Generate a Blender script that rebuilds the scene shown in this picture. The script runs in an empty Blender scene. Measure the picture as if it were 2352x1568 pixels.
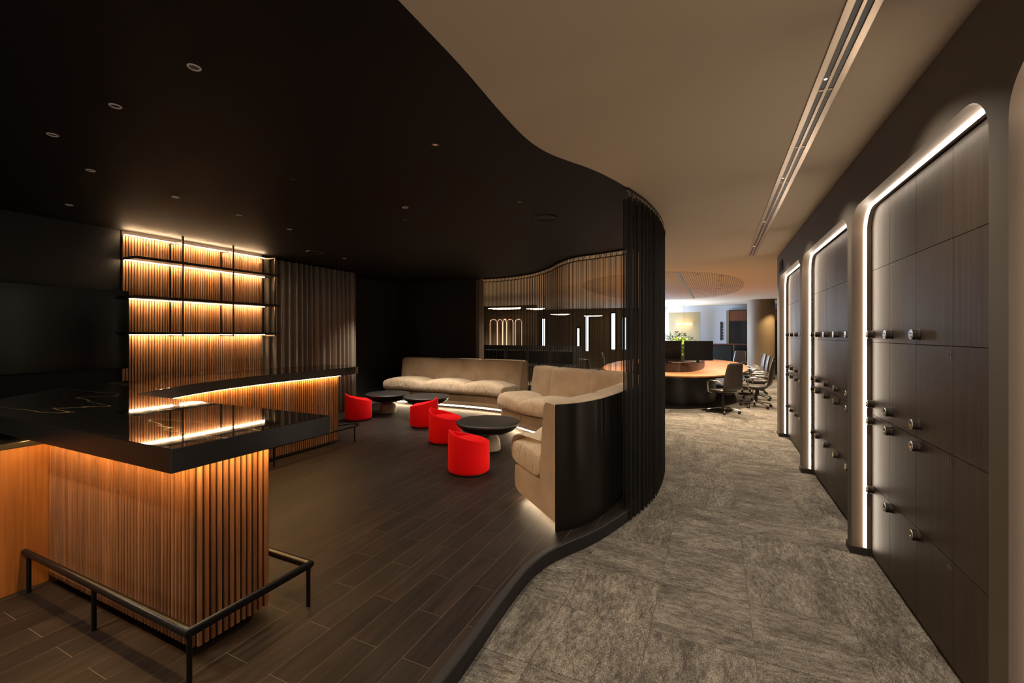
import bpy, bmesh, math, random
from mathutils import Vector, Matrix
R = random.Random(7)
PI = math.pi
scn = bpy.context.scene
COL = scn.collection

# ------------------------------------------------------------------ camera, world, exposure
cam_d = bpy.data.cameras.new('camera'); cam = bpy.data.objects.new('camera', cam_d); COL.objects.link(cam)
cam.location = (0, 0, 1.6)
cam.rotation_euler = (PI/2, 0, math.atan(469/1000))
cam_d.sensor_width = 36; cam_d.lens = 36*1000/2352; cam_d.shift_y = -16/2352
cam_d.clip_start = 0.02
scn.camera = cam
vs = scn.view_settings
vs.view_transform = 'Standard'; vs.look = 'None'; vs.gamma = 1; vs.exposure = 2.2; vs.use_curve_mapping = False
wd = bpy.data.worlds.new('world'); scn.world = wd; wd.use_nodes = True
wd.node_tree.nodes['Background'].inputs[0].default_value = (1.0, 0.93, 0.84, 1)
wd.node_tree.nodes['Background'].inputs[1].default_value = 0.13
scn.cycles.use_denoising = True
scn.cycles.max_bounces = 8; scn.cycles.diffuse_bounces = 4; scn.cycles.glossy_bounces = 4
scn.cycles.transparent_max_bounces = 8; scn.cycles.caustics_reflective = False; scn.cycles.caustics_refractive = False
scn.cycles.sample_clamp_indirect = 4.0

CEIL = 2.86; PLAT = 0.10; WX = 0.897; DX = 1.01

# ------------------------------------------------------------------ materials
def lin(c):
    return tuple((x/255/12.92) if x/255 <= 0.04045 else ((x/255+0.055)/1.055)**2.4 for x in c) + (1,)
MATS = {}
def mat(name, rgb, rough=0.6, metal=0.0, spec=0.5, emit=None, strength=0.0):
    m = bpy.data.materials.new(name); m.use_nodes = True
    b = m.node_tree.nodes['Principled BSDF']
    b.inputs['Base Color'].default_value = lin(rgb); b.inputs['Roughness'].default_value = rough
    b.inputs['Metallic'].default_value = metal; b.inputs['Specular IOR Level'].default_value = spec
    if emit:
        b.inputs['Emission Color'].default_value = lin(emit); b.inputs['Emission Strength'].default_value = strength
    MATS[name] = m
    return m
def N(m, t, **kw):
    n = m.node_tree.nodes.new(t)
    for k, v in kw.items(): setattr(n, k, v)
    return n
def LK(m, a, b): m.node_tree.links.new(a, b)
def BS(m): return m.node_tree.nodes['Principled BSDF']
def ramp(m, fac, stops):
    r = N(m, 'ShaderNodeValToRGB'); e = r.color_ramp.elements
    while len(e) < len(stops): e.new(0.5)
    for i, (p, c) in enumerate(stops): e[i].position = p; e[i].color = lin(c)
    LK(m, fac, r.inputs[0]); return r.outputs[0]
def noise(m, scale, detail=4, stretch=(1, 1, 1), coord='Object', offset_random=False, rough=0.55, dist=0.0):
    tc = N(m, 'ShaderNodeTexCoord'); mp = N(m, 'ShaderNodeMapping'); mp.inputs['Scale'].default_value = stretch
    LK(m, tc.outputs[coord], mp.inputs[0])
    if offset_random:
        oi = N(m, 'ShaderNodeObjectInfo'); cm = N(m, 'ShaderNodeVectorMath', operation='SCALE')
        cx = N(m, 'ShaderNodeCombineXYZ')
        for i in range(3): LK(m, oi.outputs['Random'], cx.inputs[i])
        LK(m, cx.outputs[0], cm.inputs[0]); cm.inputs['Scale'].default_value = 97.0
        LK(m, cm.outputs[0], mp.inputs['Location'])
    n = N(m, 'ShaderNodeTexNoise'); n.inputs['Scale'].default_value = scale; n.inputs['Detail'].default_value = detail
    n.inputs['Roughness'].default_value = rough; n.inputs['Distortion'].default_value = dist
    LK(m, mp.outputs[0], n.inputs['Vector'])
    return n.outputs['Fac']
def bump(m, fac, strength, dist=0.01):
    b = N(m, 'ShaderNodeBump'); b.inputs['Strength'].default_value = strength; b.inputs['Distance'].default_value = dist
    LK(m, fac, b.inputs['Height']); LK(m, b.outputs[0], BS(m).inputs['Normal'])
def mixc(m, fac, a, b, mode='MIX'):
    x = N(m, 'ShaderNodeMix', data_type='RGBA', blend_type=mode)
    if isinstance(fac, (int, float)): x.inputs[0].default_value = fac
    else: LK(m, fac, x.inputs[0])
    for s, v in ((6, a), (7, b)):
        if isinstance(v, tuple): x.inputs[s].default_value = v
        else: LK(m, v, x.inputs[s])
    return x.outputs[2]
def wood(name, dark, light, rough=0.5, stretch=(30, 30, 1.2), rnd=True, scale=2.0, var=0.35):
    m = mat(name, light, rough)
    f = noise(m, scale, 6, stretch, offset_random=rnd, rough=0.65)
    c = ramp(m, f, [(0.3, dark), (0.7, light)])
    if rnd and var:
        oi = N(m, 'ShaderNodeObjectInfo'); mr = N(m, 'ShaderNodeMapRange')
        mr.inputs['To Min'].default_value = 1-var; mr.inputs['To Max'].default_value = 1+var*0.4
        LK(m, oi.outputs['Random'], mr.inputs[0])
        cb = N(m, 'ShaderNodeCombineColor')
        for i in range(3): LK(m, mr.outputs[0], cb.inputs[i])
        c = mixc(m, 1.0, c, cb.outputs[0], 'MULTIPLY')
    LK(m, c, BS(m).inputs['Base Color'])
    bump(m, f, 0.12, 0.002)
    return m

m_plank = wood('dark wood plank', (22, 17, 14), (48, 37, 30), 0.55, (11, 1.0, 1), True, 2.6, 0.28)
BS(m_plank).inputs['Specular IOR Level'].default_value = 0.16
m_grout = mat('plank joint', (92, 77, 65), 0.8)
m_edge = mat('step edge', (20, 17, 15), 0.6)
m_slat = wood('walnut slat', (102, 65, 38), (152, 101, 62), 0.45, (40, 40, 1.5), True, 1.5, 0.3)
m_slat_lit = wood('walnut slat lit', (160, 108, 68), (212, 152, 102), 0.45, (40, 40, 1.5), True, 1.5, 0.25)  # same slats in a lighter tone, shelf LED light put into the colour
m_slatback = mat('slat backing', (34, 22, 14), 0.7)
m_veneer = wood('oak veneer', (112, 66, 28), (150, 94, 44), 0.45, (35, 35, 1.0), False, 1.6, 0)
m_locker = wood('locker veneer', (48, 38, 29), (71, 58, 46), 0.5, (26, 26, 0.9), True, 1.6, 0.16)
m_lockgap = mat('locker gap', (26, 20, 16), 0.8)
m_jamb = mat('taupe panel', (108, 92, 78), 0.55)
m_wallr = mat('grey brown wall', (90, 82, 70), 0.6)
m_base = mat('dark baseboard', (40, 35, 30), 0.5)
m_black = mat('black ceiling paint', (19, 16, 14), 0.62, spec=0.3)
m_wallb = mat('black wall', (40, 36, 32), 0.8, spec=0.3)
m_panelb = mat('dark wall panel', (24, 20, 18), 0.6)
m_beige = mat('beige ceiling', (216, 198, 172), 0.75)
m_metalb = mat('black metal', (26, 24, 23), 0.38, 0.6)
m_bronze = mat('dark bronze frame', (52, 42, 34), 0.4, 0.7)
m_shell = mat('dark bronze shell', (46, 41, 38), 0.34, 0.75)
m_chrome = mat('chrome', (200, 195, 188), 0.16, 1.0)
m_alu = mat('brushed aluminium', (176, 160, 142), 0.3, 1.0)
m_knob = mat('knob body', (66, 62, 58), 0.35, 0.9)
m_knobf = mat('knob face', (172, 168, 160), 0.28, 1.0)
m_brass = mat('brass lock', (176, 140, 92), 0.3, 1.0)
m_red = mat('red felt', (222, 0, 9), 0.85, spec=0.2)
m_redin = mat('red felt seat', (226, 0, 10), 0.85, spec=0.2)
for m in (m_red, m_redin):
    bump(m, noise(m, 300, 2), 0.15, 0.002)
    BS(m).inputs['Sheen Weight'].default_value = 0.25; BS(m).inputs['Sheen Tint'].default_value = lin((255, 60, 60))
m_tabletop = mat('black stained table', (30, 27, 24), 0.5)
bump(m_tabletop, noise(m_tabletop, 6, 4, (1, 8, 1)), 0.1, 0.002)
m_bowl = mat('dark metal bowl', (44, 41, 38), 0.3, 0.7)
m_ped = mat('cast grey pedestal', (116, 108, 98), 0.5, 0.3)
m_sofa = mat('beige velvet', (176, 152, 124), 0.85, spec=0.2)
BS(m_locker).inputs['Specular IOR Level'].default_value = 0.3; BS(m_sofa).inputs['Sheen Weight'].default_value = 0.3
_f = noise(m_sofa, 3.0, 5, (1, 1, 1)); LK(m_sofa, ramp(m_sofa, _f, [(0.3, (158, 135, 108)), (0.7, (184, 160, 131))]), BS(m_sofa).inputs['Base Color'])
bump(m_sofa, noise(m_sofa, 160, 3), 0.12, 0.002)
m_cush = mat('beige velvet cushion', (204, 181, 153), 0.85, spec=0.2)
BS(m_cush).inputs['Sheen Weight'].default_value = 0.3
bump(m_cush, noise(m_cush, 3.4, 5, (2.6, 2.6, 0.8), dist=1.1), 0.8, 0.06)
m_stone = mat('black marble', (16, 14, 12), 0.03, spec=0.6)
# marble: fine gold veins running along the slab
_n1 = noise(m_stone, 0.8, 5, (0.35, 1.7, 1), coord='Object', rough=0.45, dist=0.3)
_mf = N(m_stone, 'ShaderNodeMath', operation='MULTIPLY'); LK(m_stone, _n1, _mf.inputs[0]); _mf.inputs[1].default_value = 5.0
_mq = N(m_stone, 'ShaderNodeMath', operation='FRACT'); LK(m_stone, _mf.outputs[0], _mq.inputs[0])
_mm = N(m_stone, 'ShaderNodeMath', operation='SUBTRACT'); LK(m_stone, _mq.outputs[0], _mm.inputs[0]); _mm.inputs[1].default_value = 0.5
_ma = N(m_stone, 'ShaderNodeMath', operation='ABSOLUTE'); LK(m_stone, _mm.outputs[0], _ma.inputs[0])
_vc = ramp(m_stone, _ma.outputs[0], [(0.0, (220, 190, 130)), (0.008, (100, 84, 54)), (0.03, (20, 17, 13))])
_n2 = noise(m_stone, 2.4, 5, (0.35, 1.6, 1), rough=0.6)
_sp = noise(m_stone, 420, 2); _spc = ramp(m_stone, _sp, [(0.66, (0, 0, 0)), (0.72, (90, 80, 50))])
_cl = ramp(m_stone, _n2, [(0.5, (0, 0, 0)), (0.72, (22, 19, 12))])
_s1 = mixc(m_stone, 1.0, _vc, _cl, 'ADD')
_spm = mixc(m_stone, 1.0, _spc, _cl, 'MULTIPLY')
LK(m_stone, mixc(m_stone, 1.0, _s1, _spm, 'ADD'), BS(m_stone).inputs['Base Color'])
m_stoneside = mat('black marble edge', (20, 18, 16), 0.28, spec=0.5)
m_strand = mat('black chain strand', (34, 30, 27), 0.5)
m_drape = mat('taupe drape', (158, 145, 130), 0.85, spec=0.2)
bump(m_drape, noise(m_drape, 90, 3, (1, 1, 0.2)), 0.2, 0.003)
m_screen = mat('screen glass', (7, 6, 6), 0.2, spec=0.3)
m_leather = mat('dark leather', (46, 38, 33), 0.34)
m_plastic = mat('black plastic', (18, 17, 17), 0.4)
m_desk = wood('orange oak desk', (112, 72, 38), (142, 96, 54), 0.4, (1, 14, 1), False, 1.2, 0)
m_drum = mat('dark drum base', (24, 22, 21), 0.3)
m_planter = mat('dark walnut planter', (52, 35, 27), 0.4)
m_leaf = mat('leaf', (120, 150, 40), 0.5); m_leaf2 = mat('dark leaf', (60, 84, 34), 0.55)
m_column = mat('column paint', (120, 102, 78), 0.6)
m_white = mat('white wall', (205, 208, 214), 0.7)
m_olive = mat('olive panel', (120, 108, 78), 0.7)
m_cherry = wood('cherry cabinet', (88, 50, 32), (112, 66, 42), 0.45, (20, 20, 1), True, 1.4, 0.1)
m_glassd = mat('dark glass', (30, 32, 34), 0.12)
m_offdark = mat('office dark wall', (104, 88, 70), 0.6)
m_ring = mat('downlight ring', (225, 215, 204), 0.5)
m_ringd = mat('downlight ring black', (30, 28, 26), 0.4, 0.3)
m_lens = mat('lamp lens off', (70, 66, 62), 0.3)
m_sign = mat('sign black', (14, 13, 12), 0.4)
m_number = mat('number grey', (96, 96, 92), 0.4, 0.5)
m_frame = mat('window frame dark', (26, 26, 25), 0.6)

def emis(name, rgb, s):
    m = bpy.data.materials.new(name); m.use_nodes = True; nt = m.node_tree; nt.nodes.clear()
    e = nt.nodes.new('ShaderNodeEmission'); o = nt.nodes.new('ShaderNodeOutputMaterial')
    e.inputs[0].default_value = lin(rgb); e.inputs[1].default_value = s; nt.links.new(e.outputs[0], o.inputs[0]); return m
e_locker = emis('locker led', (255, 234, 210), 6.4)
e_shelf = emis('shelf led', (255, 214, 164), 80)
e_bar = emis('bar led', (255, 200, 122), 30)
e_sofa = emis('sofa led', (255, 226, 184), 12)
e_warm = emis('pendant glow', (255, 226, 180), 3)
e_win = emis('daylight pane', (222, 236, 255), 1.2)
e_dayfill = emis('added daylight', (206, 226, 255), 3.6)  # only for the added pane behind the curtain
e_arch = emis('arch glow', (255, 200, 160), 0.5)
e_filleye = emis('added slot glow', (255, 224, 180), 0.8)  # eyes of the lamps added in the slot diffuser

# carpet: grey brown mottled tile, local axes give the weave direction
def carpet_nodes(m, rnd):
    f1 = noise(m, 3.0, 6, (1.0, 2.6, 1), offset_random=rnd, rough=0.6)
    f2 = noise(m, 18.0, 5, (1.0, 2.6, 1), offset_random=rnd, rough=0.65)
    f3 = noise(m, 130, 3, (1.0, 1.8, 1), offset_random=rnd, rough=0.6)
    a = ramp(m, f1, [(0.30, (112, 106, 98)), (0.5, (142, 135, 125)), (0.68, (166, 158, 147))])
    b = ramp(m, f2, [(0.34, (150, 146, 140)), (0.62, (252, 250, 247))])
    c = ramp(m, f3, [(0.38, (92, 88, 84)), (0.6, (255, 255, 255))])
    x = mixc(m, 0.8, a, b, 'MULTIPLY'); x = mixc(m, 0.75, x, c, 'MULTIPLY')
    LK(m, x, BS(m).inputs['Base Color']); bump(m, f3, 0.35, 0.004)
m_carpet = mat('carpet tile', (120, 108, 92), 0.95, spec=0.1); carpet_nodes(m_carpet, True)
m_carpet2 = mat('carpet far', (120, 108, 92), 0.95, spec=0.1); carpet_nodes(m_carpet2, False)

# ------------------------------------------------------------------ mesh helpers
class MB:
    def __init__(s): s.v = []; s.f = []
    def add(s, vs, fs):
        o = len(s.v); s.v += [tuple(p) for p in vs]; s.f += [tuple(i+o for i in f) for f in fs]; return s
    def box(s, x0, x1, y0, y1, z0, z1):
        return s.add([(x, y, z) for z in (z0, z1) for x, y in ((x0, y0), (x1, y0), (x1, y1), (x0, y1))],
                     [(3, 2, 1, 0), (4, 5, 6, 7), (0, 1, 5, 4), (1, 2, 6, 5), (2, 3, 7, 6), (3, 0, 4, 7)])
    def prism(s, poly, z0, z1):
        n = len(poly)
        a = sum(poly[i][0]*poly[(i+1) % n][1]-poly[(i+1) % n][0]*poly[i][1] for i in range(n))
        if a < 0: poly = poly[::-1]
        return s.add([(x, y, z0) for x, y in poly]+[(x, y, z1) for x, y in poly],
                     [tuple(range(n-1, -1, -1)), tuple(range(n, 2*n))]+[(i, (i+1) % n, n+(i+1) % n, n+i) for i in range(n)])
    def lathe(s, prof, n=32, c=(0, 0, 0), closed=False):
        k = len(prof); vs = []; fs = []
        for i in range(n):
            a = 2*PI*i/n
            for r, z in prof: vs.append((c[0]+r*math.cos(a), c[1]+r*math.sin(a), c[2]+z))
        for i in range(n):
            j = (i+1) % n
            for q in range(k if closed else k-1):
                q2 = (q+1) % k
                fs.append((i*k+q, j*k+q, j*k+q2, i*k+q2))
        return s.add(vs, fs)
    def tube(s, pts, r, n=8, cap=True, r1=None):
        pts = [Vector(p) for p in pts]; m = len(pts); vs = []; fs = []
        up = Vector((0, 0, 1))
        for i, p in enumerate(pts):
            t = (pts[min(i+1, m-1)]-pts[max(i-1, 0)]).normalized()
            u = up if abs(t.dot(up)) < 0.95 else Vector((1, 0, 0))
            a = t.cross(u).normalized(); b = t.cross(a).normalized()
            rr = r if r1 is None else r+(r1-r)*i/(m-1)
            k = 1.0
            if 0 < i < m-1:
                d = (pts[i]-pts[i-1]).normalized().dot((pts[i+1]-pts[i]).normalized()); k = 1/max(0.5, math.sqrt((1+d)/2))
            for q in range(n):
                an = 2*PI*q/n; off = (a*math.cos(an)+b*math.sin(an))*rr
                vs.append(p+off*(k if k > 1.01 else 1))
        for i in range(m-1):
            for q in range(n): fs.append((i*n+q, i*n+(q+1) % n, (i+1)*n+(q+1) % n, (i+1)*n+q))
        if cap: fs += [tuple(range(n-1, -1, -1)), tuple((m-1)*n+q for q in range(n))]
        return s.add(vs, fs)
    def sweep(s, path, prof, cap=True):
        """prof: list of (n, z) or function(i, t) -> list; n measured to the left of the path"""
        m = len(path); nor = normals(path); vs = []; fs = []
        for i, p in enumerate(path):
            pr = prof(i, i/(m-1)) if callable(prof) else prof
            k = len(pr)
            for nn, z in pr: vs.append((p[0]+nor[i][0]*nn, p[1]+nor[i][1]*nn, z))
        for i in range(m-1):
            for q in range(k): fs.append((i*k+q, (i+1)*k+q, (i+1)*k+(q+1) % k, i*k+(q+1) % k))
        if cap: fs += [tuple(range(k)), tuple((m-1)*k+q for q in range(k-1, -1, -1))]
        return s.add(vs, fs)
    def mesh(s, name):
        me = bpy.data.meshes.new(name); me.from_pydata(s.v, [], s.f); me.update()
        bm = bmesh.new(); bm.from_mesh(me); bmesh.ops.recalc_face_normals(bm, faces=bm.faces); bm.to_mesh(me); bm.free()
        return me
    def build(s, name, m, parent=None, smooth=None, bevel=0, loc=None, subsurf=0, seg=2):
        return obj(name, s.mesh(name), m, parent, smooth, bevel, loc, subsurf, seg)
def obj(name, me, m, parent=None, smooth=None, bevel=0, loc=None, subsurf=0, seg=2):
    if m is not None and not me.materials: me.materials.append(m)
    o = bpy.data.objects.new(name, me); COL.objects.link(o)
    if parent: o.parent = parent
    if loc: o.location = loc
    if smooth:
        me.polygons.foreach_set('use_smooth', [True]*len(me.polygons))
        if smooth is not True: me.set_sharp_from_angle(angle=math.radians(smooth))
    if bevel:
        b = o.modifiers.new('bevel', 'BEVEL'); b.width = bevel; b.segments = seg; b.limit_method = 'ANGLE'; b.angle_limit = math.radians(40)
    if subsurf:
        b = o.modifiers.new('sub', 'SUBSURF'); b.levels = subsurf; b.render_levels = subsurf
    return o
def tag(o, label=None, cat=None, group=None, kind=None):
    if label: o['label'] = label
    if cat: o['category'] = cat
    if group: o['group'] = group
    if kind: o['kind'] = kind
    return o
def empty(name, loc=(0, 0, 0), rz=0, label=None, cat=None, group=None, kind=None):
    o = bpy.data.objects.new(name, None); COL.objects.link(o); o.location = loc; o.rotation_euler = (0, 0, rz)
    o.empty_display_size = 0.1
    return tag(o, label, cat, group, kind)
def copy_tree(o, parent=None):
    c = o.copy(); COL.objects.link(c); c.parent = parent
    for ch in list(o.children): copy_tree(ch, c)
    return c
def normals(path):
    out = []
    for i in range(len(path)):
        a = path[max(i-1, 0)]; b = path[min(i+1, len(path)-1)]
        dx, dy = b[0]-a[0], b[1]-a[1]; l = math.hypot(dx, dy) or 1
        out.append((-dy/l, dx/l))
    return out
def curve(pts, step=0.05, n=None):
    """Catmull-Rom through pts, resampled by arc length"""
    P = [(2*pts[0][0]-pts[1][0], 2*pts[0][1]-pts[1][1])]+list(pts)+[(2*pts[-1][0]-pts[-2][0], 2*pts[-1][1]-pts[-2][1])]
    d = []
    for i in range(1, len(P)-2):
        p0, p1, p2, p3 = P[i-1:i+3]
        for k in range(24):
            t = k/24
            d.append(tuple(0.5*((2*p1[j])+(-p0[j]+p2[j])*t+(2*p0[j]-5*p1[j]+4*p2[j]-p3[j])*t*t+(-p0[j]+3*p1[j]-3*p2[j]+p3[j])*t**3) for j in (0, 1)))
    d.append(tuple(pts[-1]))
    L = [0]
    for i in range(1, len(d)): L.append(L[-1]+math.dist(d[i], d[i-1]))
    n = n or max(2, int(L[-1]/step)+1)
    out = []; j = 0
    for k in range(n):
        s = L[-1]*k/(n-1)
        while j < len(L)-2 and L[j+1] < s: j += 1
        t = (s-L[j])/max(1e-9, L[j+1]-L[j])
        out.append((d[j][0]+(d[j+1][0]-d[j][0])*t, d[j][1]+(d[j+1][1]-d[j][1])*t))
    return out
def offset(path, d):
    return [(p[0]+n[0]*d, p[1]+n[1]*d) for p, n in zip(path, normals(path))]
def clip_rect(poly, x0, x1, y0, y1):
    def cut(pl, inside, inter):
        o = []
        for i in range(len(pl)):
            a, b = pl[i-1], pl[i]
            if inside(b):
                if not inside(a): o.append(inter(a, b))
                o.append(b)
            elif inside(a): o.append(inter(a, b))
        return o
    def ix(c): return lambda a, b: (c, a[1]+(b[1]-a[1])*(c-a[0])/(b[0]-a[0]))
    def iy(c): return lambda a, b: (a[0]+(b[0]-a[0])*(c-a[1])/(b[1]-a[1]), c)
    for ins, it in ((lambda p: p[0] >= x0, ix(x0)), (lambda p: p[0] <= x1, ix(x1)), (lambda p: p[1] >= y0, iy(y0)), (lambda p: p[1] <= y1, iy(y1))):
        poly = cut(poly, ins, it)
        if not poly: return []
    return poly
def inpoly(p, poly):
    c = False; j = len(poly)-1
    for i in range(len(poly)):
        (xi, yi), (xj, yj) = poly[i], poly[j]
        if (yi > p[1]) != (yj > p[1]) and p[0] < (xj-xi)*(p[1]-yi)/(yj-yi)+xi: c = not c
        j = i
    return c
def in_view(x, y, z):
    a = math.atan(0.469); s, c = math.sin(a), math.cos(a)
    D = -s*x+c*y; Rr = c*x+s*y
    if D < 0.3: return False
    return -60 < 1176+1000*Rr/D < 2412 and -60 < 768-1000*(z-1.6)/D < 1630
def text_mesh(name, cu):
    tmp = bpy.data.objects.new(name+'_tmp', cu); COL.objects.link(tmp)
    me = bpy.data.meshes.new_from_object(tmp.evaluated_get(bpy.context.evaluated_depsgraph_get())); me.name = name
    bpy.data.objects.remove(tmp)
    o = bpy.data.objects.new(name, me); COL.objects.link(o); return o
def spot(name, loc, watts, angle, blend, rgb, parent=None, radius=0.03, target=None):
    l = bpy.data.lights.new(name, 'SPOT'); l.energy = watts; l.spot_size = math.radians(angle); l.spot_blend = blend
    l.color = lin(rgb)[:3]; l.shadow_soft_size = radius
    o = bpy.data.objects.new(name, l); COL.objects.link(o); o.location = loc
    if target: o.rotation_euler = (Vector(target)-Vector(loc)).to_track_quat('-Z', 'Y').to_euler()
    if parent: o.parent = parent
    return o
def struct(o): o['kind'] = 'structure'; return o

# ------------------------------------------------------------------ setting: the curved edge shared by step, ceiling and string curtain
EDGE_PTS = [(-1.09, -3.0), (-1.09, -1.0), (-1.09, 0.5), (-1.085, 1.3), (-1.085, 1.75), (-1.105, 2.2), (-1.105, 2.58), (-1.06, 2.83), (-0.975, 3.03), (-0.875, 3.23),
            (-0.785, 3.47), (-0.692, 3.8), (-0.615, 4.15), (-0.565, 4.55), (-0.548, 5.0), (-0.57, 5.42), (-0.68, 5.9), (-0.91, 6.25), (-1.18, 6.48),
            (-1.64, 6.66), (-2.07, 6.8), (-2.43, 7.15), (-2.89, 7.75), (-3.36, 8.2), (-3.85, 8.47), (-4.34, 8.6), (-4.88, 8.62)]
EDGE = curve(EDGE_PTS, 0.06)
LX = -7.15; BY = 8.62
PLATPOLY = EDGE + [(LX, BY), (LX, -3.0)]

floor = struct(MB().box(-14, 5, -3, 23, -0.1, 0.0).build('floor', m_carpet2))
tile_me = MB().box(-0.2485, 0.2485, -0.2485, 0.2485, -0.004, 0.003).mesh('carpet_tile'); tile_me.materials.append(m_carpet)
ni = 0
for i in range(-4, 4):
    for j in range(0, 20):
        cx = -0.325+0.25+0.5*i; cy = 0.25+0.5*j-0.05
        if cx > 1.2 and cy < 8.5: continue
        if not (in_view(cx, cy, 0) or in_view(cx+.25, cy+.25, 0) or in_view(cx-.25, cy+.25, 0)): continue
        if all(inpoly((cx+a, cy+b), PLATPOLY) for a in (-.25, .25) for b in (-.25, .25)): continue
        t = bpy.data.objects.new('carpet_tile', tile_me); COL.objects.link(t); t.parent = floor
        t.location = (cx, cy, 0); t.rotation_euler = (0, 0, PI/2*((i*3+j*2+R.randint(0, 1)) % 4))

# raised lounge floor
platform = struct(MB().prism(PLATPOLY, 0.0, PLAT-0.0008).build('floor_platform', m_grout))
PW, PL = 0.155, 0.65; G = 0.0015
full = MB().box(-PW/2+G, PW/2-G, -PL/2+G, PL/2-G, -0.012, 0.0).mesh('plank'); full.materials.append(m_plank)
inner = offset(EDGE, 0.03) + [(LX, BY), (LX, -3.0)]
cand = []
for k in range(-33, 10):
    x0 = -2.25+PW*k
    for j in range(-7, 15):
        y0 = (1.615 if k % 2 == 0 else 1.937)+PL*j
        cx, cy = x0+PW/2, y0+PL/2
        if cx < LX+0.4 or cy > BY or cy < -1.5: continue
        cs = [(x0+G, y0+G), (x0+PW-G, y0+G), (x0+PW-G, y0+PL-G), (x0+G, y0+PL-G)]
        ins = [inpoly(c, inner) for c in cs]
        if not any(ins): continue
        near_edge = min((cx-p[0])**2+(cy-p[1])**2 for p in inner[:-2]) < 0.45**2
        poly = None
        if near_edge or not all(ins):
            poly = clip_rect(inner, x0+G, x0+PW-G, y0+G, y0+PL-G)
            if len(poly) < 3: continue
        vis = in_view(cx, cy, PLAT) or in_view(cx, y0, PLAT) or in_view(cx, y0+PL, PLAT)
        cand.append((0 if vis else 1, math.hypot(cx, cy), cx, cy, poly))
cand.sort(key=lambda c: c[:2])
rest = MB()
for idx, (v, d, cx, cy, poly) in enumerate(cand):
    if idx < 300:
        if poly is None: o = obj('plank', full, None, platform)
        else: o = MB().prism([(x-cx, y-cy) for x, y in poly], -0.012, 0.0).build('plank', m_plank, platform)
        o.location = (cx, cy, PLAT)
    elif poly is None: rest.box(cx-PW/2+G, cx+PW/2-G, cy-PL/2+G, cy+PL/2-G, PLAT-0.012, PLAT)
    else: rest.prism(poly, PLAT-0.012, PLAT)
tag(rest.build('plank_field', m_plank, platform), kind='stuff')
# dark nosing strip of the step
trim1 = struct(MB().sweep(EDGE, [(0.03, 0.0), (0.03, PLAT+0.001), (-0.006, PLAT+0.001), (-0.012, PLAT-0.006), (-0.012, 0.0)]).build('trim_1', m_edge, smooth=40))

# ceilings
struct(MB().prism(PLATPOLY, CEIL, CEIL+0.12).build('ceiling_lounge', m_black))
struct(MB().prism(EDGE + [(-14, BY), (-14, 23), (5, 23), (5, -3)], CEIL, CEIL+0.12).build('ceiling', m_beige))
# left wall, back wall
struct(MB().box(LX-0.2, LX, -3, BY, 0, CEIL).build('wall_left', m_wallb))
wl2 = struct(MB().box(LX, -6.52, -3, 2.755, PLAT, CEIL).build('wall_left_panel', m_panelb))
struct(MB().box(-14, -4.87, BY, BY+0.15, 0, CEIL).build('wall_back', m_wallb))
struct(MB().box(-4.93, -4.84, BY-0.03, BY+0.17, 0, CEIL-0.02).build('trim_2', mat('post brown', (92, 78, 62), 0.5)))

# right wall with arched alcoves
ALC = [(0.15, 2.05), (2.17, 3.94), (4.05, 5.98), (6.10, 7.95)]
ATOP = 2.505; AR = 0.17; WEND = 8.22
def arch(y0, y1, z0=0.0, inset=0.0, seg=8):
    y0 += inset; y1 -= inset; t = ATOP-inset; r = AR-inset
    pts = [(y0, z0)]
    for k in range(seg+1): a = PI-PI/2*k/seg; pts.append((y0+r+r*math.cos(a), t-r+r*math.sin(a)))
    for k in range(seg+1): a = PI/2-PI/2*k/seg; pts.append((y1-r+r*math.cos(a), t-r+r*math.sin(a)))
    pts.append((y1, z0)); return pts
w = MB(); jb = MB(); ya = -3.0
for i, (y0, y1) in enumerate(ALC):
    yb = WEND if i == len(ALC)-1 else (y1+ALC[i+1][0])/2
    ar = arch(y0, y1)
    poly = [(ya, 0)]+ar+[(yb, 0), (yb, CEIL-0.018), (ya, CEIL-0.018)]
    w.add([(WX, y, z) for y, z in poly], [tuple(range(len(poly)))])
    n = len(ar)
    jb.add([(WX, y, z) for y, z in ar]+[(DX+0.02, y, z) for y, z in ar], [(k, k+1, n+k+1, n+k) for k in range(n-1)])
    ya = yb
w.add([(WX, WEND, 0), (1.7, WEND, 0), (1.7, WEND, CEIL), (WX, WEND, CEIL-0.018)], [(0, 1, 2, 3)])
w.add([(1.7, WEND, 0), (1.7, -3, 0), (1.7, -3, CEIL), (1.7, WEND, CEIL)], [(0, 1, 2, 3)])
wr = struct(w.build('wall_right', m_wallr))
jo = jb.build('jamb_lining', m_jamb, wr, smooth=35)
MB().box(WX+0.02, 1.7, -3, WEND-0.01, CEIL-0.018, CEIL).build('shadow_gap', m_lockgap, wr)
b = MB()
segs = [-3.0]+[y for a in ALC for y in a]+[WEND]
for k in range(0, len(segs), 2): b.box(WX-0.008, WX+0.002, segs[k], segs[k+1], 0, 0.055)
for y0, y1 in ALC:
    b.box(WX-0.008, DX, y0-0.004, y0+0.008, 0, 0.055); b.box(WX-0.008, DX, y1-0.008, y1+0.004, 0, 0.055)
b.box(WX-0.008, 1.7, WEND, WEND+0.008, 0, 0.055)
struct(b.build('baseboard_right', m_base))
# numerals on the wall over the last alcove
fc = bpy.data.curves.new('sign', 'FONT'); fc.body = '100'; fc.size = 0.24; fc.extrude = 0.006; fc.align_x = 'CENTER'; fc.materials.append(m_sign)
so = text_mesh('wall_numerals', fc); so.location = (WX-0.007, 7.72, 2.555)
so.rotation_euler = (PI/2, 0, -PI/2)
tag(so, 'black raised numerals on the taupe wall above the farthest locker alcove', 'sign')

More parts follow.
